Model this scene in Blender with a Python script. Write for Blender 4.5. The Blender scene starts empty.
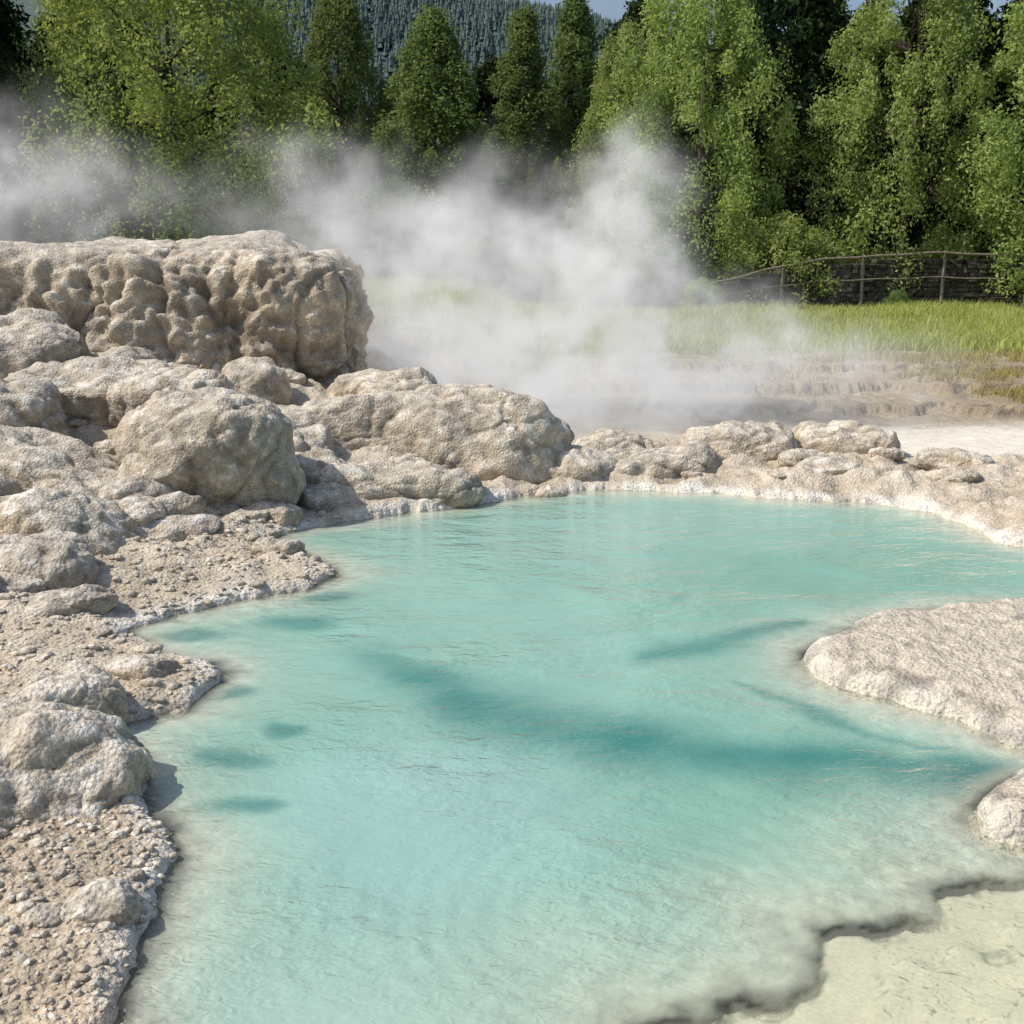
import bpy, bmesh, math, numpy as np
from mathutils import Vector
scene = bpy.context.scene
scene.view_settings.view_transform = 'Standard'
scene.view_settings.look = 'None'
scene.view_settings.exposure = 0

# ------------------------------------------------------------ noise helpers
_rg = np.random.default_rng(11)
PERM = np.concatenate([_rg.permutation(256)]*3)
GR = _rg.normal(size=(256, 3)); GR /= np.linalg.norm(GR, axis=1)[:, None]
RND3 = _rg.random((256, 3))

def perlin(p, seed=0):
    p = p + seed*17.37
    i = np.floor(p).astype(np.int64); f = p - i; i &= 255
    u = f*f*f*(f*(f*6-15)+10)
    res = 0
    for dx in (0, 1):
        wx = u[:, 0] if dx else 1-u[:, 0]
        a = PERM[(i[:, 0]+dx) & 255]
        for dy in (0, 1):
            wy = u[:, 1] if dy else 1-u[:, 1]
            b = PERM[a + ((i[:, 1]+dy) & 255)]
            for dz in (0, 1):
                wz = u[:, 2] if dz else 1-u[:, 2]
                g = GR[PERM[b + ((i[:, 2]+dz) & 255)]]
                d = g[:, 0]*(f[:, 0]-dx)+g[:, 1]*(f[:, 1]-dy)+g[:, 2]*(f[:, 2]-dz)
                res = res + wx*wy*wz*d
    return res

def fbm(p, oct=4, seed=0, gain=.5):
    r = 0; a = 1.0
    for o in range(oct):
        r = r + a*perlin(p*(2.03**o), seed+o*3); a *= gain
    return r

def worley(p, seed=0, flat=False):
    p = p + seed*9.13
    i = np.floor(p).astype(np.int64); f = p-i
    f1 = np.full(len(p), 9.0); f2 = np.full(len(p), 9.0)
    for dx in (-1, 0, 1):
        for dy in (-1, 0, 1):
            for dz in ((0,) if flat else (-1, 0, 1)):
                h = PERM[PERM[PERM[(i[:, 0]+dx) & 255]+((i[:, 1]+dy) & 255)]+((i[:, 2]+dz) & 255)]
                q = RND3[h]
                d = (dx+q[:, 0]-f[:, 0])**2+(dy+q[:, 1]-f[:, 1])**2
                if not flat: d = d+(dz+q[:, 2]-f[:, 2])**2
                d = np.sqrt(d)
                m = d < f1
                f2 = np.where(m, f1, np.minimum(f2, d)); f1 = np.where(m, d, f1)
    return f1, f2

def ss(a, b, x):
    t = np.clip((x-a)/(b-a), 0, 1); return t*t*(3-2*t)

def build_mesh(name, v, f, mats=(), smooth=True, fmat=None):
    me = bpy.data.meshes.new(name)
    v = np.asarray(v, dtype=np.float32); f = np.asarray(f, dtype=np.int32)
    n, k = f.shape
    me.vertices.add(len(v)); me.vertices.foreach_set("co", v.ravel())
    me.loops.add(n*k); me.loops.foreach_set("vertex_index", f.ravel())
    me.polygons.add(n)
    me.polygons.foreach_set("loop_start", np.arange(0, n*k, k, dtype=np.int32))
    for m in mats: me.materials.append(m)
    if fmat is not None: me.polygons.foreach_set("material_index", np.asarray(fmat, dtype=np.int32))
    me.polygons.foreach_set("use_smooth", np.full(n, smooth))
    me.update(calc_edges=True); me.validate()
    return me

def add_obj(name, me, loc=(0, 0, 0), rot=(0, 0, 0), scale=(1, 1, 1), parent=None):
    o = bpy.data.objects.new(name, me); o.location = loc; o.rotation_euler = rot; o.scale = scale
    scene.collection.objects.link(o)
    if parent: o.parent = parent
    return o

def fattr(me, name, arr):
    a = me.attributes.new(name, 'FLOAT', 'POINT'); a.data.foreach_set("value", np.asarray(arr, dtype=np.float32))
def cattr(me, name, arr):
    a = me.attributes.new(name, 'FLOAT_COLOR', 'POINT')
    c = np.ones((len(arr), 4), dtype=np.float32); c[:, :3] = arr; a.data.foreach_set("color", c.ravel())

# ------------------------------------------------------------ node helper
class NT:
    def __init__(s, mat=None, tree=None):
        if tree is not None: s.t = tree; return
        mat.use_nodes = True; s.t = mat.node_tree; s.t.nodes.clear(); s.out = s.t.nodes.new('ShaderNodeOutputMaterial')
    def n(s, typ, ins=None, **props):
        nd = s.t.nodes.new(typ)
        for k, v in props.items(): setattr(nd, k, v)
        for k, v in (ins or {}).items():
            sock = nd.inputs[k]
            if isinstance(v, bpy.types.NodeSocket): s.t.links.new(v, sock)
            else: sock.default_value = v
        return nd
    def l(s, a, b): s.t.links.new(a, b)
    def math(s, op, a, b=0.0, c=None):
        d = {0: a, 1: b}
        if c is not None: d[2] = c
        return s.n('ShaderNodeMath', d, operation=op).outputs[0]
    def mix(s, f, a, b, blend='MIX'):
        nd = s.t.nodes.new('ShaderNodeMix'); nd.data_type = 'RGBA'; nd.blend_type = blend
        for idx, v in ((0, f), (6, a), (7, b)):
            if isinstance(v, bpy.types.NodeSocket): s.t.links.new(v, nd.inputs[idx])
            else: nd.inputs[idx].default_value = v if not isinstance(v, tuple) or len(v) == 4 else (*v, 1)
        return nd.outputs[2]
    def ramp(s, x, a, b, lo=0.0, hi=1.0):
        return s.n('ShaderNodeMapRange', {0: x, 1: a, 2: b, 3: lo, 4: hi}, interpolation_type='SMOOTHSTEP').outputs[0]

def rock_material(name, attr_color=False):
    m = bpy.data.materials.new(name); t = NT(m)
    P = t.n('ShaderNodeNewGeometry').outputs['Position']
    n1 = t.n('ShaderNodeTexNoise', {'Vector': P, 'Scale': 1.7, 'Detail': 3.0, 'Roughness': .6}).outputs[0]
    n2 = t.n('ShaderNodeTexNoise', {'Vector': P, 'Scale': 9.0, 'Detail': 5.0, 'Roughness': .68}).outputs[0]
    n3 = t.n('ShaderNodeTexNoise', {'Vector': P, 'Scale': 75.0, 'Detail': 2.0, 'Roughness': .7}).outputs[0]
    v1 = t.n('ShaderNodeTexVoronoi', {'Vector': P, 'Scale': 44.0}).outputs[0]
    if attr_color:
        base = t.n('ShaderNodeAttribute', attribute_name='col').outputs['Color']
    else:
        base = t.mix(t.ramp(n1, .36, .64), (.37, .325, .26, 1), (.55, .455, .33, 1))
        base = t.mix(t.ramp(n2, .50, .72), base, (.64, .57, .46, 1))
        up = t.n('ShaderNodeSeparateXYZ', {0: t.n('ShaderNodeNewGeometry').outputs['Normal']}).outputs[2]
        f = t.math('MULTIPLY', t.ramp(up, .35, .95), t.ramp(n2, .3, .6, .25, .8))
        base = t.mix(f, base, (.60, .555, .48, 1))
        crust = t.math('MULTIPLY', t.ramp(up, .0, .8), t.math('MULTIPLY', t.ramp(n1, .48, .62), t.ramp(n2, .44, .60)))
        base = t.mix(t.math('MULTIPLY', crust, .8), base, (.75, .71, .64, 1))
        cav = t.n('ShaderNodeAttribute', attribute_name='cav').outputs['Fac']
        base = t.mix(t.math('MULTIPLY', cav, .65), base, (.17, .132, .09, 1))  # crevices darkened in the base colour, like ambient occlusion
    g = t.ramp(n3, .3, .7, .74, 1.19)
    g2 = t.ramp(n2, .25, .75, .82, 1.16)
    gg = t.math('MULTIPLY', g, g2)
    if attr_color:
        rough = t.n('ShaderNodeAttribute', attribute_name='bump').outputs['Fac']
        gg = t.math('ADD', t.math('MULTIPLY', t.math('SUBTRACT', gg, 1.0), t.ramp(rough, 0, .3, .35, 1.0)), 1.0)
    col = t.mix(1.0, base, t.n('ShaderNodeCombineXYZ', {0: gg, 1: gg, 2: gg}).outputs[0], 'MULTIPLY')
    h = t.math('MULTIPLY_ADD', v1, -.42, t.math('MULTIPLY', n2, 1.3))
    h = t.math('MULTIPLY_ADD', n3, .38, h)
    if attr_color:
        bmp = t.n('ShaderNodeBump', {'Height': t.math('MULTIPLY', h, rough), 'Strength': .9, 'Distance': .028})
        wet = t.n('ShaderNodeAttribute', attribute_name='wet').outputs['Fac']
        rg = t.ramp(wet, 0, 1, .9, .25)
    else:
        bmp = t.n('ShaderNodeBump', {'Height': h, 'Strength': .85, 'Distance': .025}); rg = .9
    b = t.n('ShaderNodeBsdfPrincipled', {'Base Color': col, 'Roughness': rg, 'Normal': bmp.outputs[0], 'Specular IOR Level': .3})
    t.l(b.outputs[0], t.out.inputs[0]); return m

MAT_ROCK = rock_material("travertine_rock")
MAT_GROUND = rock_material("ground_surface", True)

def leaf_material(name, ca, cb, trans=.4):
    m = bpy.data.materials.new(name); t = NT(m)
    r = t.n('ShaderNodeAttribute', attribute_name='rnd').outputs['Fac']
    oi = t.n('ShaderNodeObjectInfo').outputs['Random']
    c = t.mix(r, (*ca, 1), (*cb, 1))
    c = t.n('ShaderNodeHueSaturation', {'Color': c, 'Value': t.ramp(oi, 0, 1, .85, 1.15), 'Hue': t.ramp(oi, 0, 1, .488, .51)}).outputs[0]
    d = t.n('ShaderNodeBsdfDiffuse', {0: c})
    tr = t.n('ShaderNodeBsdfTranslucent', {0: t.mix(1.0, c, (1.25, 1.26, .7, 1), 'MULTIPLY')})
    mx = t.n('ShaderNodeMixShader', {0: trans, 1: d.outputs[0], 2: tr.outputs[0]})
    t.l(mx.outputs[0], t.out.inputs[0]); return m
LEAF_BRIGHT = leaf_material("leaf_bright", (.17, .23, .08), (.40, .46, .18), .42)
LEAF_MID = leaf_material("leaf_mid", (.095, .145, .055), (.24, .30, .12), .38)
LEAF_DARK = leaf_material("leaf_dark", (.018, .032, .016), (.045, .065, .027), .2)
GRASS = leaf_material("grass_blades", (.28, .34, .09), (.54, .57, .22), .4)
GRASS_DRY = leaf_material("grass_dry", (.32, .29, .10), (.48, .42, .20), .35)

def simple_mat(name, ca, cb, scale, rough=.9, bump=.3, dist=.02):
    m = bpy.data.materials.new(name); t = NT(m)
    P = t.n('ShaderNodeNewGeometry').outputs['Position']
    n1 = t.n('ShaderNodeTexNoise', {'Vector': P, 'Scale': scale, 'Detail': 4.0, 'Roughness': .65}).outputs[0]
    c = t.mix(t.ramp(n1, .3, .7), (*ca, 1), (*cb, 1))
    bm = t.n('ShaderNodeBump', {'Height': n1, 'Strength': bump, 'Distance': dist})
    b = t.n('ShaderNodeBsdfPrincipled', {'Base Color': c, 'Roughness': rough, 'Normal': bm.outputs[0], 'Specular IOR Level': .2})
    t.l(b.outputs[0], t.out.inputs[0]); return m
BARK = simple_mat("bark", (.05, .04, .03), (.12, .10, .08), 6)
WALLSTONE = simple_mat("wall_stone", (.03, .03, .024), (.085, .08, .062), 3, bump=.6, dist=.05)
WOOD = simple_mat("weathered_wood", (.13, .11, .085), (.24, .21, .165), 8)
HILLMAT = simple_mat("hill_forest_floor", (.08, .115, .115), (.095, .135, .125), .05)  # bluish tone is distance haze mixed into the colour
FARMAT = simple_mat("far_mountain", (.22, .31, .42), (.27, .36, .47), .004)  # pale blue is air haze painted into the mountain colour
HILLTREE = simple_mat("hill_conifer", (.08, .12, .115), (.12, .165, .145), .02)  # conifer colour lightened and blued to imitate haze

# ------------------------------------------------------------ pool outline (metres)
pool = [(-1.05,2.2),(-1.07,2.55),(-1.11,2.87),(-1.135,3.12),(-1.2,3.43),(-1.36,3.78),(-1.61,4.17),(-1.74,4.36),(-1.49,4.66),
 (-1.45,5.1),(-1.8,5.36),(-2.12,5.72),(-1.68,6.12),(-1.22,6.5),(-1.22,6.95),(-1.7,7.45),(-1.6,7.94),(-.88,8.43),(-.18,8.9),(.24,9.15),
 (.85,9.37),(1.62,9.25),(2.4,8.96),(3.18,8.75),(3.42,8.2),(3.5,7.65),(3.9,7.35),(5.5,7.2),(6,6.7),(5.3,6.2),(4,6.12),(2.97,6.08),(2.4,6.0),
 (1.86,5.72),(1.5,5.28),(1.5,4.92),(1.77,4.68),(1.97,4.47),(2.08,4.23),(2.35,4.14),(2.3,4.03),(2.0,3.98),(1.76,3.77),(1.65,3.56),(1.69,3.44),
 (1.9,3.38),(2.6,3.3),(3.6,2.8),(3.6,1.5),(1.5,.7),(0,.6),(-.8,1.4)]
shelf = [(.3,2.3),(.5,2.54),(.77,2.64),(.88,2.74),(.93,2.95),(1.10,2.92),(1.36,3.0),(1.42,3.2),(1.7,3.24),(2.3,3.3),(3.8,3.0),(3.8,1.2),(1.5,.5),(.2,.5)]
def smooth_poly(P, k=4):
    P = np.array(P); n = len(P); out = []
    for i in range(n):
        a, b, c, d = P[i-1], P[i], P[(i+1) % n], P[(i+2) % n]
        for j in range(k):
            t = j/k
            out.append(.5*((2*b)+(-a+c)*t+(2*a-5*b+4*c-d)*t*t+(-a+3*b-3*c+d)*t**3))
    return np.array(out)
POOL = smooth_poly(pool, 3); SHELF = smooth_poly(shelf, 3)

def sdist(P, x, y):
    n = len(P); d = np.full(x.shape, 1e9); ins = np.zeros(x.shape, bool)
    for i in range(n):
        ax, ay = P[i]; bx, by = P[(i+1) % n]
        ex, ey = bx-ax, by-ay
        t = np.clip(((x-ax)*ex+(y-ay)*ey)/(ex*ex+ey*ey+1e-12), 0, 1)
        d = np.minimum(d, (x-ax-t*ex)**2+(y-ay-t*ey)**2)
        c = ((ay > y) != (by > y))
        ins ^= c & (x < (bx-ax)*(y-ay)/((by-ay) if by != ay else 1e-12)+ax)
    d = np.sqrt(d); return np.where(ins, -d, d)

def line_dist(P, x, y):
    d = np.full(x.shape, 1e9); tt = np.zeros(x.shape)
    for i in range(len(P)-1):
        ax, ay = P[i]; bx, by = P[i+1]; ex, ey = bx-ax, by-ay
        t = np.clip(((x-ax)*ex+(y-ay)*ey)/(ex*ex+ey*ey), 0, 1)
        q = (x-ax-t*ex)**2+(y-ay-t*ey)**2
        tt = np.where(q < d, (i+t)/(len(P)-1), tt); d = np.minimum(d, q)
    return np.sqrt(d), tt

def shore(x, y):
    sd = np.full(x.shape, 8.0); sh = np.full(x.shape, 8.0)
    near = (x > -10) & (x < 12) & (y < 16)
    q = np.stack([x, y, np.zeros_like(x)], 1)[near]
    wx = q[:, 0]+.09*perlin(q*2.7, 1)+.035*perlin(q*8, 2)+.018*perlin(q*21, 3)
    wy = q[:, 1]+.09*perlin(q*2.7, 4)+.035*perlin(q*8, 5)+.018*perlin(q*21, 6)
    s = sdist(POOL, wx, wy)
    f1, f2 = worley(q*5.5, 3, True)
    s = s+.05*(f1-.5)*ss(.35, .0, np.abs(s))
    sd[near] = s
    wx = q[:, 0]+.10*perlin(q*3.5, 7)+.06*perlin(q*9, 8)+.03*perlin(q*22, 17)
    wy = q[:, 1]+.10*perlin(q*3.5, 9)+.06*perlin(q*9, 10)+.03*perlin(q*22, 18)
    sh[near] = sdist(SHELF, wx, wy)
    return sd, sh

ARC1 = smooth_poly([(-.55,5.35),(-.50,5.05),(-.16,4.68),(.38,4.36),(.95,4.17),(1.4,4.10),(1.78,4.06)], 4)[:25]
ARC2 = [(.55,5.18),(.85,5.38),(1.2,5.56),(1.58,5.78)]
ARC3 = [(1.0,4.95),(1.2,4.65),(1.5,4.4),(1.8,4.22)]
SPOTS = [(-1.11,6.3,.24,.15),(-1.22,5.78,.27,.14),(-1.75,5.62,.24,.09),(-1.15,4.12,.19,.11),(-.98,3.72,.15,.08),(-1.28,4.82,.12,.1),(-1.0,4.45,.1,.07)]

def terrain(x, y):
    sd, sh = shore(x, y)
    p = np.stack([x, y, np.zeros_like(x)], 1)
    n = len(x)
    near = (y < 22) & (np.abs(x) < 14)
    q = p[near]
    f1a = np.zeros(n); f1b = np.zeros(n); fb = np.zeros(n); fc = np.zeros(n); f1c = np.zeros(n)
    qq = q+.25*np.stack([perlin(q*1.6, 20), perlin(q*1.6, 21), 0*q[:, 0]], 1)
    f1a[near] = worley(qq*np.array([1.7, 2.3, 1]), 5, True)[0]
    f1b[near] = worley(qq*np.array([4.6, 5.8, 1]), 6, True)[0]
    f1c[near] = worley(qq*15.0, 7, True)[0]
    fb[near] = fbm(q*2.0, 5, 8, .5); fc[near] = fbm(q*13, 3, 9, .6)
    big = fbm(p*.11, 3, 12)
    left = ss(.6, -.8, x)
    gravel = ss(4.0, 3.5, y)*ss(-.5, -1.0, x)
    flatL = ss(7.4, 6.6, y)*left
    spit = ss(1.2, 1.4, x)*ss(6.6, 6.3, y)
    back = np.maximum(ss(8.2, 9.2, y), ss(2.6, 3.2, x)*ss(6.9, 7.2, y))*ss(12.2, 10.8, y)
    flatR = ss(10.1, 10.7, y+.35*fb)*ss(2.3, 3.1, x+.3*fb)*ss(12.9, 12.3, y+.5*fb)
    sdp = np.maximum(sd, 0)
    rim = .010+.045*(1-np.exp(-sdp/.06))+spit*.05*(1-np.exp(-sdp/.08))+.05*left*ss(0, 1.0, sdp)
    rise = .60*ss(7.8, 11.5, y)*ss(.3, -2.2, x)+.15*ss(4.5, 7.5, y)*ss(-1.9, -3.5, x)
    rough = np.clip(left*.9+back*1.1*(1-left), 0, 1)*(1-.6*gravel)*(1-flatR)*(1-spit*.6)*(1-.4*flatL)
    lump = rough*(.13*(.62-f1a)+.065*(.5-f1b)+.022*(.5-f1c)+.08*fb+.014*fc)
    e = ss(0, .35, sdp)
    lump = lump*e+(1-e)*rough*(.045*(.55-f1b)+.020*(.5-f1c))
    ridgeR = .06*ss(1.0, 2.2, x)*ss(.05, .5, sdp)*ss(11, 9.9, y)*ss(7, 7.6, y)
    midbank = ss(12.6, 13.4, y)*ss(20, 17.5, y)
    yt = y+.9*fb+.4*big
    st1, st2, st3 = ss(13.5, 13.62, yt), ss(14.9, 15.0, yt), ss(16.4, 16.55, yt)
    mid = midbank*(.10*np.abs(fb)+.02)+ss(12.6, 13.4, y)*(.10*st1+.11*st2+.10*st3)*ss(26, 19, y)
    fine = (.02*fb+.014*(.5-f1b)+.016*(.5-f1c))
    land = rim+rise+lump+ridgeR+mid+spit*fine*1.4+gravel*fine
    land = land+np.where(y > 20, ss(20, 40, y)*big*.12, 0)
    land = np.maximum(land, .012)
    di = np.maximum(-sd, 0); dsh = np.maximum(sh, 0)
    depth = .50*(1-np.exp(-np.minimum(di, dsh*.8+.02)/.75))+.012*ss(0, .05, di)
    t2 = ss(-.16, -.135, sh+.16*fb)                      # small second terrace on the shelf
    depth = np.where(sh < 0, .012+.012*t2*0+.012*(1-t2)*0+.016*t2+.004*fb, depth+.026*ss(0, .02, sh))
    depth = np.minimum(depth, .010+di*1.2)
    depth = depth-.012*fc*ss(.02, .2, di)*ss(.5, .1, di)*ss(-.02, .1, sh)
    depth = np.maximum(depth, .004)
    z = np.where(sd > 0, land, -depth)
    def C(r, g, b): return np.array([r, g, b])
    f = lambda v: v[:, None]
    rockA, rockB = C(.47, .395, .295), C(.61, .54, .44)
    col = rockA+(rockB-rockA)*f(np.clip(.5+fb*1.3, 0, 1))
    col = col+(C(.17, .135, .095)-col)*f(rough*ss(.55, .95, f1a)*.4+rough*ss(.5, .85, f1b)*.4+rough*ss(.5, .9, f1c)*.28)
    col = col+(C(.44, .36, .265)-col)*f(gravel*(.75+.25*np.clip(fb*2, -1, 1)))
    col = col*f(1-.32*gravel*ss(.45, .85, f1c))
    col = col+(C(.56, .50, .41)-col)*f(spit*.85)
    col = col*f(1-.38*spit*ss(.5, .9, f1c))*f(1-.6*spit*ss(.35, .75, f1b)*ss(.22, .05, sdp))  # second factor puts the shade of the spit's edge ribs into the colour
    col = col+(C(.70, .655, .57)-col)*f(flatR*.95)
    col = col+(C(.31, .245, .165)-col)*f(midbank*np.clip(.85+fb, 0, 1))
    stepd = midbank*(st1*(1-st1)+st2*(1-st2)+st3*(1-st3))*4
    col = col+(C(.09, .068, .045)-col)*f(np.clip(stepd, 0, 1)*.85)  # dark bands on step faces: shade put into the soil colour
    rimw = ss(.15, .015, sdp)*(1-gravel*.2)*np.clip(.75+fb*1.8, 0, 1)*(1-.6*spit)
    col = col+(C(.80, .77, .71)-col)*f(rimw*.85)
    wet = ss(.03, .005, sdp)
    col = col*f(1-.15*wet)
    col = col+(C(.60, .47, .33)-col)*f(ss(2.9, 2.5, y)*ss(.3, .02, sdp)*ss(-.3, -.9, x)*.8)
    gr = ss(17.0, 18.6, y+2.0*big+2.0*fb+1.2*ss(5, 2, x))
    g1 = C(.17, .19, .06)+f(np.clip(.5+big*1.2, 0, 1))*(C(.27, .26, .11)-C(.17, .19, .06))
    col = col+(g1-col)*f(gr)
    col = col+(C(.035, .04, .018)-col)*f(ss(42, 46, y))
    bed = C(.70, .65, .52)*f(1+.25*np.clip(fc, -1, 1))*f(1-.3*ss(.45, .85, f1b)*ss(.3, .05, di))  # bed colour lightened to stand for light scattered in the milky water
    shc = C(.66, .63, .50)*f(1+.14*np.clip(fb, -1, 1)+.07*np.clip(fc, -1, 1))
    bed = bed+(shc-bed)*f(ss(.03, -.01, sh))
    ledge = np.exp(-((sh-.010)/(.011+.010*np.clip(fb+.3, 0, 1)))**2)*ss(-.15, .1, fb+.1+.1*fc)
    bed = bed+(C(.08, .10, .07)-bed)*f(ledge*.9)
    led2 = np.exp(-((sh+.16*fb+.147)/.010)**2)*ss(-.15, .15, fc+fb)
    bed = bed+(C(.20, .22, .15)-bed)*f(led2*.75*(sh < 0))
    bed = bed+(C(.66, .50, .34)-bed)*f(ss(.22, 0, di)*ss(3.1, 2.5, y)*ss(-.2, -.8, x))
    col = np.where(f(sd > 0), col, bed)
    bump = np.where(sd > 0, np.clip(.95-.7*flatR, .1, 1), .3*ss(-.02, .1, sh)+.03)
    wet = np.where(sd > 0, wet, 0)
    return z, np.clip(col, .01, .85), np.clip(bump, 0, 1), wet, sd, sh

# ------------------------------------------------------------ ground sheet
xd = np.arange(-4.8, 4.9, .018)
ext = [4.9]
while ext[-1] < 900: ext.append(ext[-1]+max(.03, (ext[-1]-4.6)*.06))
ext = np.array(ext); xs = np.concatenate([-ext[::-1], xd, ext])
ys = [-30, -15, -8, -4, -2, -1, 0, .5, 1.0, 1.5, 1.8, 2.0, 2.2]
while ys[-1] < 1400:
    yv = ys[-1]; ys.append(yv+(max(.011, .0046*yv) if yv < 20 else .03*yv))
ys = np.array(ys)
X, Y = np.meshgrid(xs, ys); nx, ny = len(xs), len(ys)
xf, yf = X.ravel(), Y.ravel()
z, col, bmpv, wet, sd, sh = terrain(xf, yf)
idx = np.arange(nx*ny).reshape(ny, nx)
faces = np.stack([idx[:-1, :-1], idx[:-1, 1:], idx[1:, 1:], idx[1:, :-1]], -1).reshape(-1, 4)
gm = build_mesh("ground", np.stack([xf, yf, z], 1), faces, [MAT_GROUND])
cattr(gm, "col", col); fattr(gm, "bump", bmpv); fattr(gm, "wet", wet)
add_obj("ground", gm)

# ------------------------------------------------------------ water
wxs = np.arange(-3.0, 7.01, .022); wys = np.arange(.3, 10.0, .02)
X, Y = np.meshgrid(wxs, wys); nx, ny = len(wxs), len(wys); xf, yf = X.ravel(), Y.ravel()
sdw, shw = shore(xf, yf)
p = np.stack([xf, yf, 0*xf], 1)
di = np.maximum(-sdw, 0); ds = np.maximum(shw, 0)
wq = .15*np.stack([perlin(p*1.8, 31), perlin(p*1.8, 32)], 1)+.06*np.stack([perlin(p*5, 33), perlin(p*5, 34)], 1)+.03*np.stack([perlin(p*14, 35), perlin(p*14, 38)], 1)
xw, yw = xf+wq[:, 0], yf+wq[:, 1]
near_shore = np.minimum(di, ds*.55)
ns2 = near_shore*(1+.35*perlin(p*2.2, 36))
depth = 1-np.exp(-ns2/.30)
deep = np.zeros_like(xf)
for arc, w, a in ((ARC1, .23, 1.0), (ARC2, .13, .8), (ARC3, .05, .7)):
    d, tt = line_dist(arc, xw, yw)
    deep = np.maximum(deep, a*np.exp(-(d/(w*(.40+.70*np.sin(np.clip(tt, 0, 1)*2.9))))**2)*ss(0, .3, tt+.1)*(.9+.3*perlin(p*3, 40)))
for (cx, cy, rx, ry) in SPOTS:
    r = np.sqrt(((xw-cx)/rx)**2+((yw-cy)/ry)**2)
    deep = np.maximum(deep, .75*ss(1.35, .3, r))
deep = np.clip(deep, 0, 1)*ss(.03, .15, di)
f = lambda v: v[:, None]
mid = np.array([.215, .40, .33]); pale = np.array([.285, .45, .43]); dk = np.array([.03, .17, .15])
onshelf = ss(-.25, .25, di-ds*.8)          # nearer the submerged shelf than the bank
shal = np.array([.49, .505, .41])+(np.array([.42, .45, .35])-np.array([.49, .505, .41]))*f(onshelf)
tint = shal+(mid-shal)*f(ss(.02, .95, depth))
fcw = fbm(p*16, 4, 9, .7)
tint *= f(1+.34*np.clip(fcw, -1, 1)*ss(.9, .1, depth))
pm = np.exp(-(((xf+.25)/.75)**2+((yf-3.65)/.65)**2)**1.5)
pm = np.clip(pm+.3*perlin(p*.9, 44)+.3*ss(6.0, 8.5, yf)*ss(2.8, .5, xf)+.2*ss(3.4, 2.5, yf), 0, 1)*ss(.4, .95, depth)
tint = tint+(pale-tint)*f(pm*.85)
gm_ = np.exp(-(((xf-.9)/.9)**2+((yf-3.6)/.6)**2))+np.exp(-(((xf-2)/1.3)**2+((yf-6.7)/.7)**2))
tint = tint+(np.array([.165, .345, .265])-tint)*f(np.clip(gm_, 0, 1)*.6*ss(.4, .95, depth))
tint = tint+(np.array([.38, .47, .41])-tint)*f(ss(3.4, 2.5, yf)*.45*ss(.2, .8, depth))
tint = tint+(dk-tint)*f(deep*.9)
tint *= f(1+.10*fbm(p*2.0, 3, 46))
tint = np.where(f(shw < 0), np.array([.50, .52, .41])[None], tint)
opac = np.clip(1-np.exp(-(np.minimum(di, ds*1.2)/.07)**1.4), 0, 1)
opac = np.maximum(opac, deep*.8)
opac = np.maximum(opac, .04*ss(0, .05, di))
opac = np.maximum(opac, np.where(shw < 0.0, .20*ss(0, .25, di), 0))
MW = bpy.data.materials.new("mineral_water"); t = NT(MW)
P = t.n('ShaderNodeNewGeometry').outputs['Position']
def wn(sx, sy, rot, sc, det=2.0, dist=.5):
    mp = t.n('ShaderNodeMapping', {'Vector': P, 'Scale': (sx, sy, 1), 'Rotation': (0, 0, rot)})
    return t.n('ShaderNodeTexNoise', {'Vector': mp.outputs[0], 'Scale': sc, 'Detail': det, 'Distortion': dist}).outputs[0]
h = t.math('MULTIPLY', wn(1, 1.8, .15, 2.2, 1.0), 1.0)
h = t.math('MULTIPLY_ADD', wn(1, 2.0, -.25, 9.0, 1.0), .36, h)
yy_ = t.n('ShaderNodeSeparateXYZ', {0: P}).outputs[1]
rdg = t.math('ABSOLUTE', t.math('SUBTRACT', wn(1, 1.8, .35, 15.0, 1.0, .6), .5))
rdg = t.math('SQRT', t.math('ADD', t.math('MULTIPLY', rdg, rdg), .0009))   # rounded wavelets
h = t.math('ADD', h, t.math('MULTIPLY', rdg, t.ramp(yy_, 2.4, 6.0, -.40, -.12)))
h = t.math('ADD', h, t.math('MULTIPLY', wn(1, 1.7, .2, 42.0, 2.0), t.ramp(yy_, 2.3, 6.5, .14, .09)))
rv = t.n('ShaderNodeVectorMath', {0: P, 1: (.35, 3.1, 0)}, operation='DISTANCE').outputs['Value']
ring = t.math('SINE', t.math('MULTIPLY_ADD', wn(1, 1, 0, 2.0, 1.0), 9.0, t.math('MULTIPLY', rv, 62.0)))
h = t.math('ADD', h, t.math('MULTIPLY', ring, t.ramp(rv, 1.9, .2, 0, .04)))
amp = t.ramp(t.n('ShaderNodeTexNoise', {'Vector': P, 'Scale': .9, 'Detail': 1.0}).outputs[0], .35, .65, .4, 1.0)
sa = t.n('ShaderNodeAttribute', attribute_name='calm').outputs['Fac']
amp = t.math('MULTIPLY', amp, sa)
bmp = t.n('ShaderNodeBump', {'Height': t.math('MULTIPLY', h, amp), 'Strength': 1.0, 'Distance': .036})
tc = t.n('ShaderNodeAttribute', attribute_name='tint').outputs['Color']
op = t.n('ShaderNodeAttribute', attribute_name='opac').outputs['Fac']
dif = t.n('ShaderNodeBsdfDiffuse', {0: tc, 'Normal': bmp.outputs[0]})
tr = t.n('ShaderNodeBsdfTransparent', {0: (.95, .985, .965, 1)})
m1 = t.n('ShaderNodeMixShader', {0: op, 1: tr.outputs[0], 2: dif.outputs[0]})
gl = t.n('ShaderNodeBsdfGlossy', {0: (1, 1, 1, 1), 'Roughness': .10, 'Normal': bmp.outputs[0]})
fr = t.n('ShaderNodeFresnel', {'IOR': 1.33, 'Normal': bmp.outputs[0]})
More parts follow.
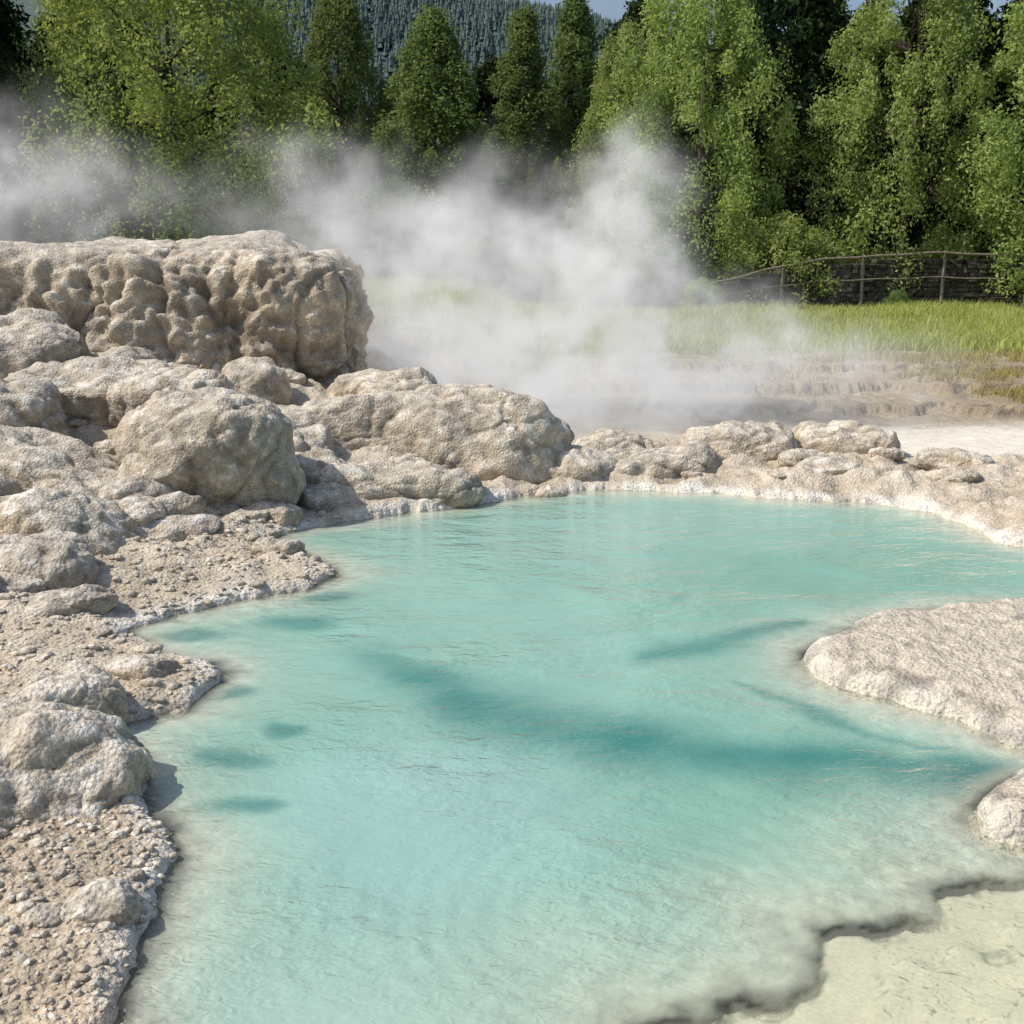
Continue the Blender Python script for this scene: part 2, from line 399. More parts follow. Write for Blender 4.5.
m2 = t.n('ShaderNodeMixShader', {0: fr.outputs[0], 1: m1.outputs[0], 2: gl.outputs[0]})
t.l(m2.outputs[0], t.out.inputs[0])
idx = np.arange(nx*ny).reshape(ny, nx)
faces = np.stack([idx[:-1, :-1], idx[:-1, 1:], idx[1:, 1:], idx[1:, :-1]], -1).reshape(-1, 4)
wm = build_mesh("water", np.stack([xf, yf, 0*xf], 1), faces, [MW])
cattr(wm, "tint", np.clip(tint, 0, 1)); fattr(wm, "opac", opac)
fattr(wm, "calm", np.where(shw < 0, .55, .55+.45*ss(0, .3, shw)))
add_obj("water", wm)

# ------------------------------------------------------------ rocks
def ico(sub):
    bm = bmesh.new(); bmesh.ops.create_icosphere(bm, subdivisions=sub, radius=1)
    v = np.array([x.co[:] for x in bm.verts]); f_ = np.array([[a.index for a in x.verts] for x in bm.faces]); bm.free()
    return v, f_
ICO = {s: ico(s) for s in (2, 4, 5, 6, 7)}

def rock_geo(seed, c, r, sub=6, boxy=.75, lump=1.0, flutes=0., rotz=0., cuts=4, tilt=0.):
    rg = np.random.default_rng(seed)
    n, fc = ICO[sub]
    if boxy < .72:      # block-like mass: Lp-norm ball keeps the mesh evenly spaced
        k_ = 3.2+(.72-boxy)*16
        p = n/((np.abs(n)**k_).sum(1)**(1/k_))[:, None]
    else:
        p = np.sign(n)*np.abs(n)**boxy
        p = p/((np.abs(p)**3).sum(1)**(1/3.))[:, None]
    for k in range(cuts):
        m = rg.normal(size=3); m /= np.linalg.norm(m); cc = rg.uniform(.64, .88)
        d = np.maximum(p@m-cc, 0); p = p-.65*d[:, None]*m
    r = np.array(r); size = (r[0]*r[1]*r[2])**(1/3)
    p = p*r
    nn = n/r; nn /= np.linalg.norm(nn, axis=1)[:, None]
    off = rg.uniform(0, 50, 3)
    w = p+off
    s = 1/max(size, .05)
    ww = w+.3*size*np.stack([perlin(w*s*.9, seed), perlin(w*s*.9, seed+1), perlin(w*s*.9, seed+2)], 1)
    wf = ww+.10*np.stack([perlin(w*4, 71), perlin(w*4, 72), perlin(w*4, 73)], 1)*min(1, size*2)
    f1, f2 = worley(wf*s*1.0, seed % 7)
    g1, g2 = worley(wf*s*2.3, seed % 5+1)
    d = lump*size*(.34*(.55-f1)+.11*(.5-g1))+size*.17*fbm(w*s*1.0, 3, seed % 9, .5)
    fq = fbm(w*6.0, 5, 4, .55)
    fine = fq*.026*min(1, size*2.2)
    h1, h2 = worley(wf*8.0, 2)
    pits = ss(.30, .1, worley(w*11.0, 4)[0])*ss(-.05, .25, perlin(w*2.3, 66))
    d = d+fine+.022*min(1, size*2)*(.5-h1)-.014*pits*min(1, size*2)
    crack = ss(.06, 0, f2-f1)*.028*size+ss(.08, 0, g2-g1)*.012*size
    d = d-crack
    if flutes:
        wob = .35*np.stack([perlin(w*1.6, 60), perlin(w*1.6, 61), 0*w[:, 0]], 1)+.12*np.stack([perlin(w*5, 64), perlin(w*5, 65), perlin(w*5, 66)], 1)
        fl = np.stack([w[:, 0]*2.0, w[:, 1]*2.0, w[:, 2]*.75], 1)+wob
        a1, a2 = worley(fl, 3)
        fl2 = np.stack([w[:, 0]*5, w[:, 1]*5, w[:, 2]*1.9], 1)+wob*2
        b1, b2 = worley(fl2, 5)
        side = ss(.97, .5, np.abs(nn[:, 2]))
        d = d+side*flutes*((.5-a1)*.9-.22*ss(.12, 0, a2-a1)+(.5-b1)*.35+.35*fq)
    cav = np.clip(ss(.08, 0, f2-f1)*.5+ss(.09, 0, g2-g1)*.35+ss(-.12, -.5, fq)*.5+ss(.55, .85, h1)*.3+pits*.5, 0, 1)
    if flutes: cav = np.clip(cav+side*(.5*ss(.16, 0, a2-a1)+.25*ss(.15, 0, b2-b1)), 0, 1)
    p = p+nn*d[:, None]
    if tilt:
        ct, st = math.cos(tilt), math.sin(tilt); p = np.stack([p[:, 0]*ct-p[:, 2]*st, p[:, 1], p[:, 0]*st+p[:, 2]*ct], 1)
    cz, sz = math.cos(rotz), math.sin(rotz)
    p = np.stack([p[:, 0]*cz-p[:, 1]*sz, p[:, 0]*sz+p[:, 1]*cz, p[:, 2]], 1)+np.array(c)
    return p, fc, cav

def join_geo(name, gs, mats=(MAT_ROCK,)):
    V = []; F = []; Cc = []; o = 0
    for v, f_, c in gs:
        V.append(v); F.append(f_+o); Cc.append(c); o += len(v)
    me = build_mesh(name, np.concatenate(V), np.concatenate(F), mats)
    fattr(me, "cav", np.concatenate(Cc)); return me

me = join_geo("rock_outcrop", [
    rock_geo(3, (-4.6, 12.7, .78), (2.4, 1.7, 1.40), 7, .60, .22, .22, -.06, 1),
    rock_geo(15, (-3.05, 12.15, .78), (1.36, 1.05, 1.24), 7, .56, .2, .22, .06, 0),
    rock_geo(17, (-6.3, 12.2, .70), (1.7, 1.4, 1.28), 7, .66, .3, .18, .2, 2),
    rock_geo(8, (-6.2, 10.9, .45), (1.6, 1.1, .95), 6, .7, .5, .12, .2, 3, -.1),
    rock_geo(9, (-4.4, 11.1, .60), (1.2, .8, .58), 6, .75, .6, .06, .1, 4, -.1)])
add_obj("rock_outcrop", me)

B = [  # seed, centre, radii, subdivision, boxy, lump, rotz, tilt
 (21,(-2.33,8.35,.42),(.66,.5,.55),6,.85,.5,.2,0),
 (22,(-.30,9.95,.30),(.85,.55,.53),6,.85,.3,.1,-.05),
 (23,(-1.45,10.0,.34),(.85,.5,.38),6,.8,.5,.1,.12),
 (24,(.60,9.75,.08),(.34,.28,.24),5,.9,.6,.3,0),
 (25,(1.40,10.0,.03),(.70,.36,.22),6,.9,.8,.2,.05),
 (26,(2.25,10.6,.03),(.66,.45,.32),6,.95,.9,.2,0),
 (27,(3.3,10.9,.0),(.62,.42,.33),6,.95,.9,-.2,.1),
 (52,(1.0,10.7,.05),(.5,.35,.22),6,.9,.7,-.2,0),
 (28,(-3.85,9.9,.75),(.80,.5,.32),6,.8,.6,.1,.05),
 (29,(-4.75,10.3,1.0),(.75,.55,.45),6,.8,.6,.5,.1),
 (30,(-3.45,8.1,.25),(.82,.5,.36),6,.85,.6,-.2,-.25),
 (31,(-3.0,7.05,.18),(.56,.42,.33),6,.9,.4,-.2,-.15),
 (32,(-2.85,6.25,.12),(.38,.32,.26),6,.9,.4,.3,0),
 (33,(-2.4,7.4,.11),(.38,.24,.12),5,.8,.5,.1,0),
 (34,(-1.82,3.76,.07),(.46,.34,.25),6,.9,.7,.15,-.18),
 (35,(-1.98,4.4,.07),(.30,.22,.17),6,.9,.8,.7,0),
 (36,(-1.26,2.98,.07),(.125,.09,.06),5,.9,.5,.1,0),
 (37,(-1.40,2.92,.06),(.07,.055,.04),5,.9,.5,.1,0),
 (38,(-1.25,11.0,.55),(.66,.5,.30),6,.8,.6,.1,.1),
 (39,(-2.5,10.4,.76),(.36,.3,.28),5,.9,.5,.4,0),
 (40,(-3.05,9.6,.66),(.62,.42,.30),6,.8,.7,.0,.1),
 (41,(-1.05,8.95,.07),(.82,.36,.23),6,.85,.8,-.05,-.03),
 (42,(-1.5,8.5,.10),(.22,.18,.13),5,.9,.5,.3,0),
 (43,(.32,9.15,.0),(.13,.09,.07),5,.9,.5,0,0),
 (44,(-2.0,9.3,.35),(.5,.4,.26),6,.8,.7,.3,-.1),
 (45,(-4.5,8.9,.60),(.8,.6,.42),6,.8,.7,.3,0),
 (46,(-4.3,7.3,.2),(.8,.7,.45),6,.8,.6,.3,0),
 (47,(-3.6,5.6,.1),(.5,.5,.3),6,.8,.6,.1,0),
 (48,(-2.9,4.3,.1),(.55,.5,.28),6,.8,.6,.6,0),
 (49,(-3.9,6.3,.15),(.6,.5,.34),6,.8,.6,.6,0),
 (50,(-2.75,7.9,.22),(.3,.25,.2),5,.8,.6,.6,0),
 (51,(-1.75,9.0,.2),(.36,.28,.2),5,.8,.6,.2,0),
]
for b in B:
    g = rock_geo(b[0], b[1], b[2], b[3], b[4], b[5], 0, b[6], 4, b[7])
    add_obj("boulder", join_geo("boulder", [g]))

gs = []; rg = np.random.default_rng(5); cnt = 0
cand = []
for k in range(900):
    if rg.random() < .8: x = rg.uniform(-5, -.6); y = rg.uniform(4.4, 11.2)
    else: x = rg.uniform(-1, 4.5); y = rg.uniform(9.1, 10.8)
    cand.append((x, y))
cand = np.array(cand); zc, _, _, _, sc_, _ = terrain(cand[:, 0], cand[:, 1])
for (x, y), zz, s_ in zip(cand, zc, sc_):
    if s_ < .08 or cnt > 105 or (y < 6.6 and rg.random() < .6) or (x > 2.6 and y > 10.2): continue
    r = min(rg.gamma(2.0, .05)+.03, .26, s_*.6+.04)
    gs.append(rock_geo(int(rg.integers(1, 90)), (x, y, zz+r*.05), (r*rg.uniform(1.0, 1.7), r*rg.uniform(.7, 1.1), r*rg.uniform(.4, .65)), 5 if r > .1 else 4, .9, .8, 0, rg.uniform(-.6, .6), 4)); cnt += 1
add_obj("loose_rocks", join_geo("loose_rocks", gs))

N = 7000
gx = np.concatenate([rg.uniform(-2.3, -.95, N//2), rg.uniform(-3.6, -1.0, N-N//2)]); gy = np.concatenate([rg.uniform(2.2, 3.95, N//2), rg.uniform(3.9, 8.2, N-N//2)])
gz, _, _, _, gs_, _ = terrain(gx, gy)
k = gs_ > -.05; gx, gy, gz = gx[k], gy[k], gz[k]; N = len(gx)
v0, f0 = ICO[2]; rad = np.minimum(rg.gamma(1.3, .0036, N)+.003, .032)*(1+.25*(gy-2.5))
defo = 1+.10*rg.normal(size=(N, len(v0), 1))
scl = rg.uniform(.6, 1.25, (N, 1, 3))*np.array([1.15, 1, .6])
V = v0[None]*scl*defo*rad[:, None, None]+np.stack([gx, gy, gz+rad*.05], 1)[:, None, :]
F = f0[None]+(np.arange(N)*len(v0))[:, None, None]
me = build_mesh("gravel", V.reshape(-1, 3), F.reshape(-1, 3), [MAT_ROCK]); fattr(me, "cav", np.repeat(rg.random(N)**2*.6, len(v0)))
add_obj("gravel", me)

# ------------------------------------------------------------ trees
def tube(pts, rads, sides=6):
    pts = np.array(pts); V = []; F = []
    for i, (p_, r) in enumerate(zip(pts, rads)):
        d = pts[min(i+1, len(pts)-1)]-pts[max(i-1, 0)]; d = d/np.linalg.norm(d)
        a = np.cross(d, [0.3, 1, .1]); a /= np.linalg.norm(a); b = np.cross(d, a)
        for s in range(sides):
            th = 2*math.pi*s/sides; V.append(p_+r*(a*math.cos(th)+b*math.sin(th)))
    for i in range(len(pts)-1):
        for s in range(sides):
            F.append([i*sides+s, i*sides+(s+1) % sides, (i+1)*sides+(s+1) % sides, (i+1)*sides+s])
    return np.array(V), np.array(F)

def tree_mesh(name, seed, H, R, kind, nclump, nleaf, leaf, mat, t0=.12):
    rg = np.random.default_rng(seed)
    V = []; F = []; M = []; RN = []; o = 0
    def put(v, f_, m, r):
        nonlocal o
        V.append(v); F.append(f_+o); M.append(np.full(len(f_), m)); RN.append(r); o += len(v)
    bend = rg.normal(size=2)*.25
    tp = [np.array([bend[0]*math.sin(t*2)*H*.04, bend[1]*math.sin(t*3)*H*.04, H*.9*t-.2]) for t in np.linspace(0, 1, 9)]
    if kind != 'bush':
        v, f_ = tube(tp, [H*.018*(1-t)**.8+.02 for t in np.linspace(0, 1, 9)], 8); put(v, f_, 0, np.zeros(len(v)))
    t = rg.random(nclump)
    if kind == 'cone': t = t**1.3; env = R*(1-t)**.8+.1
    elif kind == 'dome': t = t**1.1; env = R*np.clip(1-t**1.7, 0, 1)**.8+.08
    elif kind == 'column': env = R*np.minimum(1, (1-t)*2.0)**.65*np.minimum(1, .55+2*t)
    elif kind == 'broad': env = R*np.sin(np.pi*(.16+.82*t))**.6
    else: env = R*np.sqrt(np.clip(1-t*t, 0, 1)); t0 = .02
    th = rg.random(nclump)*2*np.pi
    env = env*(1+.20*np.sin(th*3+t*9+seed)+.12*np.sin(th*5-t*14))
    rr = env*rg.uniform(.35, 1.0, nclump)**.6
    cz = H*(t0+(1-t0)*t)
    C_ = np.stack([rr*np.cos(th), rr*np.sin(th), cz], 1)
    for j in rg.choice(nclump, min(nclump, 36), replace=False):
        if kind == 'bush': a = np.array([0, 0, .05])
        else:
            az = max(H*.08, C_[j][2]-rr[j]*(.5 if kind != 'cone' else -.1)); a = np.array([0, 0, az])
        midp = (a+C_[j])/2+rg.normal(size=3)*.12
        v, f_ = tube([a, midp, C_[j]], [.05*H/12+.01, .03*H/12+.008, .008], 4); put(v, f_, 0, np.zeros(len(v)))
    cs = rg.uniform(.5, 1.25, nclump)*(R/4.2)**.5*(.66 if kind in ('cone', 'dome') else .74)
    cid = np.repeat(np.arange(nclump), nleaf); n = len(cid)
    g = rg.normal(size=(n, 3)); g /= np.linalg.norm(g, axis=1)[:, None]
    g *= (rg.random(n)**.45)[:, None]*(1+.5*rg.random(n)[:, None]**3)
    pos = C_[cid]+g*cs[cid][:, None]*np.array([.9, .9, 1.0])
    if kind in ('broad', 'column', 'dome'): pos[:, 2] -= .6*(g[:, 0]**2+g[:, 1]**2)*cs[cid]
    if kind == 'cone': pos[:, 2] -= .25*np.hypot(g[:, 0], g[:, 1])*cs[cid]
    pos[:, 2] = np.maximum(pos[:, 2], .05)
    nrm = rg.normal(size=(n, 3))+g*1.4; nrm /= np.linalg.norm(nrm, axis=1)[:, None]
    a = np.cross(nrm, rg.normal(size=(n, 3))); a /= np.linalg.norm(a, axis=1)[:, None]; b = np.cross(nrm, a)
    L = leaf*rg.uniform(.6, 1.3, n)[:, None]; W = L*.5
    q = np.stack([pos-a*L, pos+b*W, pos+a*L, pos-b*W], 1).reshape(-1, 3)
    ff = np.arange(4*n).reshape(n, 4)
    rnd = np.clip(rg.random(nclump)[cid]*.55+rg.random(n)*.45, 0, 1)
    put(q, ff, 1, np.repeat(rnd, 4))
    me = build_mesh(name, np.concatenate(V), np.concatenate(F), [BARK, mat], False, np.concatenate(M))
    fattr(me, "rnd", np.concatenate(RN)); return me

T = {
 'broadA': tree_mesh("broadleaf_a", 1, 12, 5.6, 'broad', 380, 200, .085, LEAF_BRIGHT, .05),
 'broadB': tree_mesh("broadleaf_b", 2, 13, 4.0, 'column', 320, 200, .082, LEAF_BRIGHT, .06),
 'colA': tree_mesh("broadleaf_c", 3, 12.5, 3.2, 'column', 270, 200, .08, LEAF_BRIGHT, .08),
 'colB': tree_mesh("broadleaf_d", 13, 12.5, 3.4, 'broad', 250, 200, .08, LEAF_BRIGHT, .06),
 'midA': tree_mesh("midtree_a", 4, 12.0, 3.0, 'dome', 280, 180, .09, LEAF_MID, .03),
 'midB': tree_mesh("midtree_b", 5, 12.5, 3.0, 'column', 240, 190, .09, LEAF_MID, .05),
 'conA': tree_mesh("conifer_a", 6, 13.5, 2.5, 'cone', 260, 170, .09, LEAF_MID, .05),
 'darkA': tree_mesh("dark_a", 7, 14, 3.2, 'cone', 180, 140, .16, LEAF_DARK, .03),
 'darkB': tree_mesh("dark_b", 8, 14, 3.8, 'column', 190, 150, .16, LEAF_DARK, .03),
 'bushA': tree_mesh("bush_a", 9, 2.6, 1.9, 'bush', 90, 150, .06, LEAF_BRIGHT),
 'bushB': tree_mesh("bush_b", 10, 2.4, 1.7, 'bush', 70, 140, .06, LEAF_MID),
}
def plant(nm, key, x, y, s=1., rz=0., sz=None, parent=None):
    return add_obj(nm, T[key], (x, y, .02), (0, 0, rz), (s, s, sz or s), parent)
plant("willow_tree", 'broadA', -12.9, 44, 1.10, .3)
plant("broadleaf_tree", 'midB', -8.0, 54, .95, 1.0, 1.10)
plant("broadleaf_tree", 'midA', -3.5, 51, 1.15, 2.0, 1.0)
plant("pine_tree", 'conA', .6, 55, 1.15, .5, .95)
plant("pine_tree", 'conA', 3.0, 57, 1.15, 2.5, 1.03)
plant("broadleaf_tree", 'broadB', 7.5, 46, .93, 1.2, 1.05)
plant("broadleaf_tree", 'colA', 5.0, 51, .8, 2.9, .92)
plant("broadleaf_tree", 'colB', 14.9, 44, .90, .4, 1.06)
plant("broadleaf_tree", 'colA', 19.4, 41, 1.0, 3.4, 1.0)
plant("broadleaf_tree", 'broadB', 26, 42, 1.0, 2.2)
plant("broadleaf_tree", 'broadA', -26, 42, 1.0, 2.2)
plant("pine_tree", 'darkA', -20.3, 42, 1.1, 1.1)
plant("pine_tree", 'darkB', -22.5, 46, 1.15, 1.7)
plant("pine_tree", 'darkA', -18.0, 50, 1.05, 2.1)
plant("pine_tree", 'darkB', 11.6, 49, 1.05, 2.1)
plant("pine_tree", 'darkB', 17.6, 47.5, 1.05, .1)
plant("pine_tree", 'darkA', -10.9, 53, .85, .1)
plant("broadleaf_tree", 'midA', -5.9, 48, .52, 4.0)
bf = bpy.data.objects.new("background_forest", None); scene.collection.objects.link(bf)
rg = np.random.default_rng(12)
for row, (yy, n) in enumerate(((60, 24), (70, 24))):
    for i in range(n):
        x = -48+96*(i+rg.uniform(-.25, .25))/(n-1); y = yy+rg.uniform(-2.5, 2.5)
        s = rg.uniform(.95, 1.2)*(1+.12*row)
        if -16 < x*60/yy < 6.5: s = rg.uniform(.68, .88)*(1+.05*row)
        plant("forest_tree", rg.choice(['darkA', 'darkB', 'darkA', 'midB']), x, y, s, rg.uniform(0, 6), None, bf)
us = bpy.data.objects.new("undergrowth", None); scene.collection.objects.link(us)
for i in range(60):
    x = rg.uniform(-28, 30); y = rg.uniform(43.5, 49)
    plant("shrub", rg.choice(['bushB', 'bushB', 'bushA']), x, y, rg.uniform(.5, 1.1), rg.uniform(0, 6), None, us)
for (x, y, s, k) in ((10.3, 42.9, 1.2, 'bushA'), (5.6, 41, .8, 'bushB'), (-4.9, 46.5, 1.7, 'bushA'), (3.2, 41, .8, 'bushA'), (20.5, 38.5, .4, 'bushB'), (13.6, 39.4, .28, 'bushB'), (-1, 43, 1.0, 'bushB'), (6.7, 39.5, .4, 'bushA')):
    plant("bush", k, x, y, s, x)

# ------------------------------------------------------------ stone wall + rail fence
rg = np.random.default_rng(3)
def wallpath(s):
    return 6.6+s, 41.2+.9*math.sin(s*.16)-.004*s*s
def wtop(x): return .75+1.05*float(ss(6.6, 12.5, np.array(x)))+.08*math.sin(x*.9)
bm = bmesh.new()
for row in range(12):
    s = rg.uniform(-.2, .2); h = .17
    while s < 22:
        L = rg.uniform(.18, .5); x, y = wallpath(s+L/2); x2, y2 = wallpath(s+L/2+.1)
        z0 = -.05+row*h
        if z0+h*.6 < wtop(x):
            r = bmesh.ops.create_cube(bm, size=1)
            ang = math.atan2(y2-y, x2-x)
            for v in r['verts']:
                lx, ly, lz = v.co.x*(L-.012), v.co.y*.5, v.co.z*(h-.008)
                lx += rg.normal()*.015; ly += rg.normal()*.045; lz += rg.normal()*.012
                v.co = Vector((x+lx*math.cos(ang)-ly*math.sin(ang), y+lx*math.sin(ang)+ly*math.cos(ang), z0+h/2+lz))
        s += L
bmesh.ops.bevel(bm, geom=list(bm.edges), offset=.02, segments=1, affect='EDGES')
me = bpy.data.meshes.new("stone_wall"); bm.to_mesh(me); bm.free(); me.materials.append(WALLSTONE)
add_obj("stone_wall", me)
fe = bpy.data.objects.new("wooden_fence", None); scene.collection.objects.link(fe)
for i in range(8):
    s = .4+i*2.95; x, y = wallpath(s)
    pts = [(x+rg.normal()*.02, y-.42, zz) for zz in (-.1, .8*wtop(x), wtop(x)+.26)]
    v, f_ = tube(pts, [.07, .065, .055], 8); add_obj("post_%d" % (i+1), build_mesh("post", v, f_, [WOOD]), parent=fe)
for j, (k0, dz) in enumerate(((1.0, .16), (.62, 0.))):
    pts = []
    for s in np.linspace(0, 22, 60):
        x, y = wallpath(s); pts.append((x, y-.52, wtop(x)*k0+dz+.02*math.sin(s*3)))
    v, f_ = tube(pts, [.045 if j == 0 else .028]*60, 8); add_obj("rail_%d" % (j+1), build_mesh("rail", v, f_, [WOOD]), parent=fe)

# ------------------------------------------------------------ grass
def grass(name, tx, ty, hgt, nb, mat, wid, spread=.16, seed=0):
    rg = np.random.default_rng(seed); n = len(tx)
    tz = terrain(tx, ty)[0]
    bx = np.repeat(tx, nb)+rg.normal(size=n*nb)*spread; by = np.repeat(ty, nb)+rg.normal(size=n*nb)*spread
    bz = np.repeat(tz, nb)-.02; h = np.repeat(hgt, nb)*rg.uniform(.55, 1.15, n*nb)
    th = rg.random(n*nb)*2*np.pi; lean = rg.normal(size=(n*nb, 2))*.35*h[:, None]+np.array([.02, 0])
    w = wid*rg.uniform(.6, 1.3, n*nb); dx, dy = np.cos(th)*w, np.sin(th)*w
    base = np.stack([bx, by, bz], 1); off = np.stack([dx, dy, 0*dx], 1)
    m = base+np.stack([lean[:, 0]*.4, lean[:, 1]*.4, h*.6], 1); tip = base+np.stack([lean[:, 0], lean[:, 1], h], 1)
    N = n*nb
    V6 = np.stack([base-off, base+off, m+off*.7, tip, m-off*.7, tip+off*.08], 1).reshape(-1, 3); k = np.arange(N)[:, None]*6
    F = np.concatenate([k+np.array([[0, 1, 2, 4]]), k+np.array([[4, 2, 5, 3]])], 0)
    me = build_mesh(name, V6, F, [mat], False)
    fattr(me, "rnd", np.repeat(np.clip(np.repeat(rg.random(n), nb)*.5+rg.random(N)*.5, 0, 1), 6))
    return add_obj(name, me)
rg = np.random.default_rng(22)
n = 15000; ty = 17.6+25*rg.random(n)**.8; tx = rg.uniform(-.62, .75, n)*ty
pp = np.stack([tx, ty, 0*tx], 1); patch = fbm(pp*.35, 3, 70)
keep = (patch+rg.normal(size=n)*.15 > -.2+.35*(ty < 19.0)); tx, ty, patch = tx[keep], ty[keep], patch[keep]
grass("meadow_grass", tx, ty, .08+.30*np.clip(.4+patch*2.2, 0, 1)+.05*rg.random(len(tx)), 11, GRASS, .015, .2, 1)
tx = rg.uniform(2.5, 13, 900); ty = 14.0+4.5*rg.random(900); k = fbm(np.stack([tx, ty, 0*tx], 1)*.8, 2, 71) > .12; tx, ty = tx[k], ty[k]
tx = np.concatenate([tx, rg.uniform(6.2, 8.2, 110)]); ty = np.concatenate([ty, rg.uniform(13.6, 14.6, 110)])
grass("dry_grass", tx, ty, np.full(len(tx), .16), 14, GRASS_DRY, .008, .11, 2)

# ------------------------------------------------------------ hills
def hillz(x, y):
    p = np.stack([x, y, 0*x], 1)
    ridge = 186-.22*np.clip(x+40, -250, 600)+10*perlin(p*.004, 80)+4*perlin(p*.02, 81)
    return np.maximum(ridge, 30)*ss(380, 900, y)-1.0
hx = np.linspace(-700, 700, 120); hy = np.linspace(370, 1150, 90)
X, Y = np.meshgrid(hx, hy); xf, yf = X.ravel(), Y.ravel()
idx = np.arange(len(xf)).reshape(len(hy), len(hx))
quad = np.stack([idx[:-1, :-1], idx[:-1, 1:], idx[1:, 1:], idx[1:, :-1]], -1).reshape(-1, 4)
add_obj("forested_hill", build_mesh("forested_hill", np.stack([xf, yf, hillz(xf, yf)], 1), quad, [HILLMAT]))
rg = np.random.default_rng(33); n = 9000
ty = rg.uniform(560, 915, n); tx = rg.uniform(-.36, .24, n)*ty
tz = hillz(tx, ty); hh = rg.uniform(6, 13, n)
V = []; F = []; sd_ = 6
for k in range(3):
    zb = .1+.27*k; zt = min(1, zb+.45); rad = .2*(1-.27*k)
    ang = (np.arange(sd_)/sd_*2*np.pi)[None]+rg.random((n, 1))*6
    rr = rad*hh[:, None]*rg.uniform(.7, 1.25, (n, sd_))
    ringv = np.stack([tx[:, None]+rr*np.cos(ang), ty[:, None]+rr*np.sin(ang), (tz+hh*zb)[:, None]+rg.uniform(-.4, .4, (n, sd_))], -1)
    apex = np.stack([tx, ty, tz+hh*zt], -1)[:, None]
    vv = np.concatenate([ringv, apex], 1); base = sum(len(q) for q in V)
    V.append(vv.reshape(-1, 3))
    ii = base+np.arange(n)[:, None]*7
    for s in range(sd_): F.append(np.concatenate([ii+s, ii+(s+1) % sd_, ii+6], 1))
add_obj("hillside_conifers", build_mesh("hillside_conifers", np.concatenate(V), np.concatenate(F), [HILLTREE], False))
mx_ = np.linspace(-2500, 2500, 160); my = np.linspace(2600, 4200, 30)
X, Y = np.meshgrid(mx_, my); xf, yf = X.ravel(), Y.ravel(); p = np.stack([xf, yf, 0*xf], 1)
mz = (980+160*fbm(p*.0016, 4, 90))*ss(2600, 3500, yf)-2
idx = np.arange(len(xf)).reshape(len(my), len(mx_))
quad = np.stack([idx[:-1, :-1], idx[:-1, 1:], idx[1:, 1:], idx[1:, :-1]], -1).reshape(-1, 4)
add_obj("distant_mountain", build_mesh("distant_mountain", np.stack([xf, yf, mz], 1), quad, [FARMAT]))

# ------------------------------------------------------------ steam: real voxel volume made by geometry nodes
MS = bpy.data.materials.new("steam_volume"); t = NT(MS)
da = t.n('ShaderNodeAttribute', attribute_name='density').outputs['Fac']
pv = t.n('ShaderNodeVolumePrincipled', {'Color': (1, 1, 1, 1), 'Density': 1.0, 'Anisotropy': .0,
    'Emission Color': (1, .99, .97, 1), 'Emission Strength': t.math('MULTIPLY', da, .36)})  # self-glow follows density, standing in for multiple scattering
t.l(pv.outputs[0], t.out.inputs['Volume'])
try: MS.cycles.volume_step_rate = 4.0
except Exception as e: print(e)
ng = bpy.data.node_groups.new("steam_field", 'GeometryNodeTree')
ng.interface.new_socket("Geometry", in_out='INPUT', socket_type='NodeSocketGeometry')
ng.interface.new_socket("Geometry", in_out='OUTPUT', socket_type='NodeSocketGeometry')
t = NT(tree=ng)
P = t.n('GeometryNodeInputPosition').outputs[0]
nz = t.n('ShaderNodeTexNoise', {'Vector': P, 'Scale': .95, 'Detail': 5.0, 'Roughness': .6}).outputs['Color']
w1 = t.n('ShaderNodeVectorMath', {0: nz, 1: (.5, .5, .5)}, operation='SUBTRACT').outputs[0]
w2 = t.n('ShaderNodeVectorMath', {0: w1, 3: 2.4}, operation='SCALE').outputs[0]
PW = t.n('ShaderNodeVectorMath', {0: P, 1: w2}, operation='ADD').outputs[0]
blobs = [(.6,13,.2,2.6,1.3,.95,1.),(-.7,13,1.1,1.9,1.1,1.4,.9),(1.0,13,1.15,1.5,1.,1.2,1.),(-1.5,13.2,1.9,1.5,1.,1.1,.55),
 (1.15,13,2.15,1.0,.8,1.0,.9),(1.35,13,2.85,.7,.6,.7,.6),(-.1,13,2.4,.85,.7,.8,.45),(-2.2,13.4,2.5,1.2,.9,.9,.32),
 (2.3,12.9,.7,1.8,1.,.9,.6),(3.5,12.9,.6,1.9,1.,.8,.30),(-6.5,15,2.9,1.7,1.1,1.1,.50),(-4.3,14.6,2.5,1.6,.9,.6,.12),(0,11.3,.1,2.0,1.0,.5,.35)]
tot = None
for (cx, cy, cz, rx, ry, rz, w) in blobs:
    d = t.n('ShaderNodeVectorMath', {0: PW, 1: (cx, cy, cz)}, operation='SUBTRACT').outputs[0]
    d = t.n('ShaderNodeVectorMath', {0: d, 1: (1/rx, 1/ry, 1/rz)}, operation='MULTIPLY').outputs[0]
    L = t.n('ShaderNodeVectorMath', {0: d}, operation='LENGTH').outputs['Value']
    r = t.ramp(L, 1.35, .1, 0, w)
    tot = r if tot is None else t.math('ADD', tot, r)
n2 = t.n('ShaderNodeTexNoise', {'Vector': PW, 'Scale': 1.7, 'Detail': 5.0, 'Roughness': .62}).outputs[0]
dn = t.math('MULTIPLY', tot, t.ramp(n2, .36, .66, .08, 1.5))
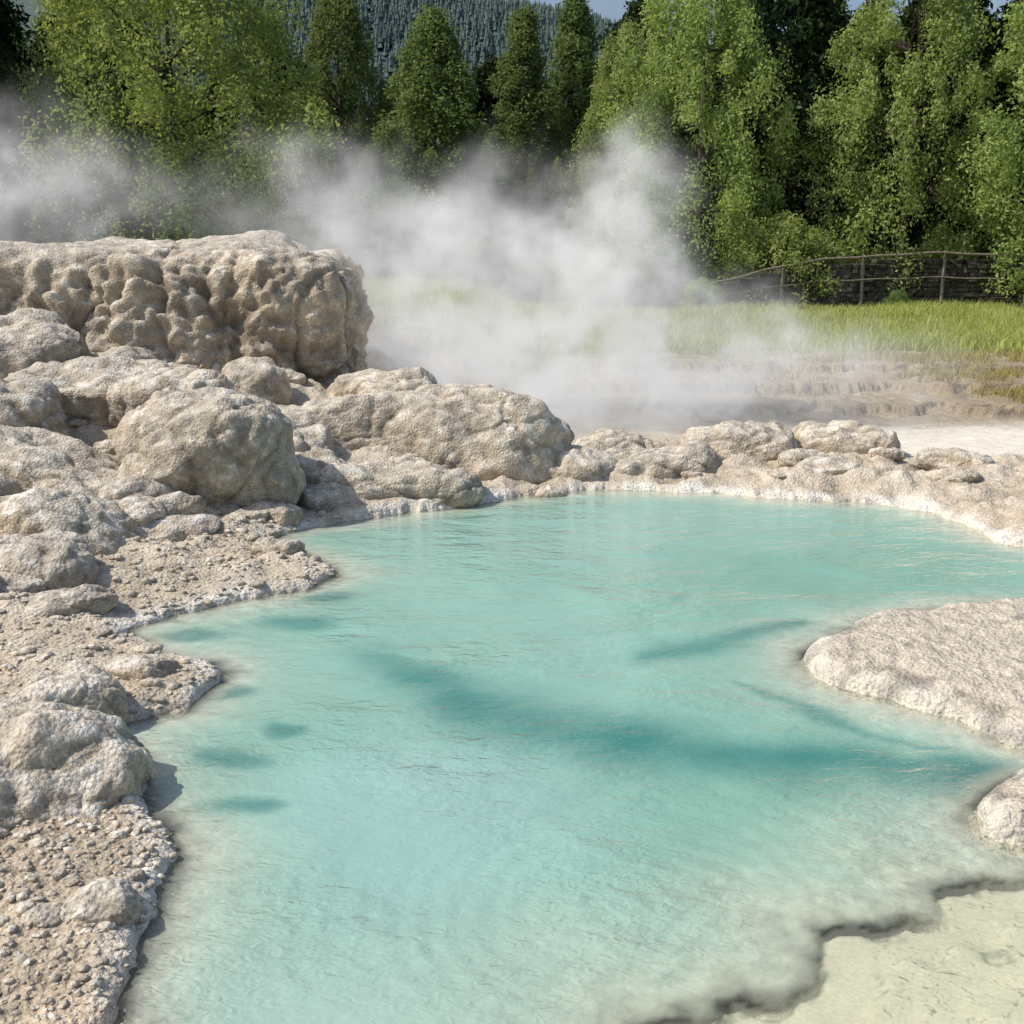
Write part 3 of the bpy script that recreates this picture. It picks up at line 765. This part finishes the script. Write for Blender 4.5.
dens = t.math('MULTIPLY', dn, 1.15)
dens = t.math('MAXIMUM', t.math('SUBTRACT', dens, .004), 0.0)
vc = t.n('GeometryNodeVolumeCube', {'Density': dens, 'Min': (-9.5, 10.0, 0.0), 'Max': (6.5, 17.2, 5.0), 'Resolution X': 200, 'Resolution Y': 88, 'Resolution Z': 68})
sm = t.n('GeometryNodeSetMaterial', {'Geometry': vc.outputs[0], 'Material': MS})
go = t.n('NodeGroupOutput'); t.l(sm.outputs[0], go.inputs[0])
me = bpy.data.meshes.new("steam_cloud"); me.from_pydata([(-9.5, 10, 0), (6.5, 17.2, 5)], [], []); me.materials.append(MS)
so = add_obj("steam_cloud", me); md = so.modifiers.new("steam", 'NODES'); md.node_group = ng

# ------------------------------------------------------------ light, sky, camera
S = Vector((-.62, -.10, .72)).normalized()
el = math.asin(S.z); az = math.atan2(S.x, S.y)
world = bpy.data.worlds.new("World"); scene.world = world; world.use_nodes = True
nt = world.node_tree; nt.nodes.clear()
sky = nt.nodes.new('ShaderNodeTexSky'); sky.sky_type = 'NISHITA'; sky.sun_disc = False
sky.sun_elevation = el; sky.sun_rotation = az % (2*math.pi); sky.air_density = 1.0; sky.dust_density = 2.0
bg = nt.nodes.new('ShaderNodeBackground'); bg.inputs[1].default_value = .14
wo = nt.nodes.new('ShaderNodeOutputWorld'); nt.links.new(sky.outputs[0], bg.inputs[0]); nt.links.new(bg.outputs[0], wo.inputs[0])
ld = bpy.data.lights.new("sun", 'SUN'); ld.energy = 4.3; ld.angle = math.radians(.5); ld.color = (1, .93, .82)
lo = bpy.data.objects.new("sun", ld); lo.rotation_euler = S.to_track_quat('Z', 'Y').to_euler(); scene.collection.objects.link(lo)
cd = bpy.data.cameras.new("camera"); cd.lens = 38.67; cd.sensor_width = 36; cd.clip_end = 8000; cd.clip_start = .05
co = bpy.data.objects.new("camera", cd); co.location = (0, 0, 2.0); co.rotation_euler = (math.radians(90-13.2), 0, 0)
scene.collection.objects.link(co); scene.camera = co
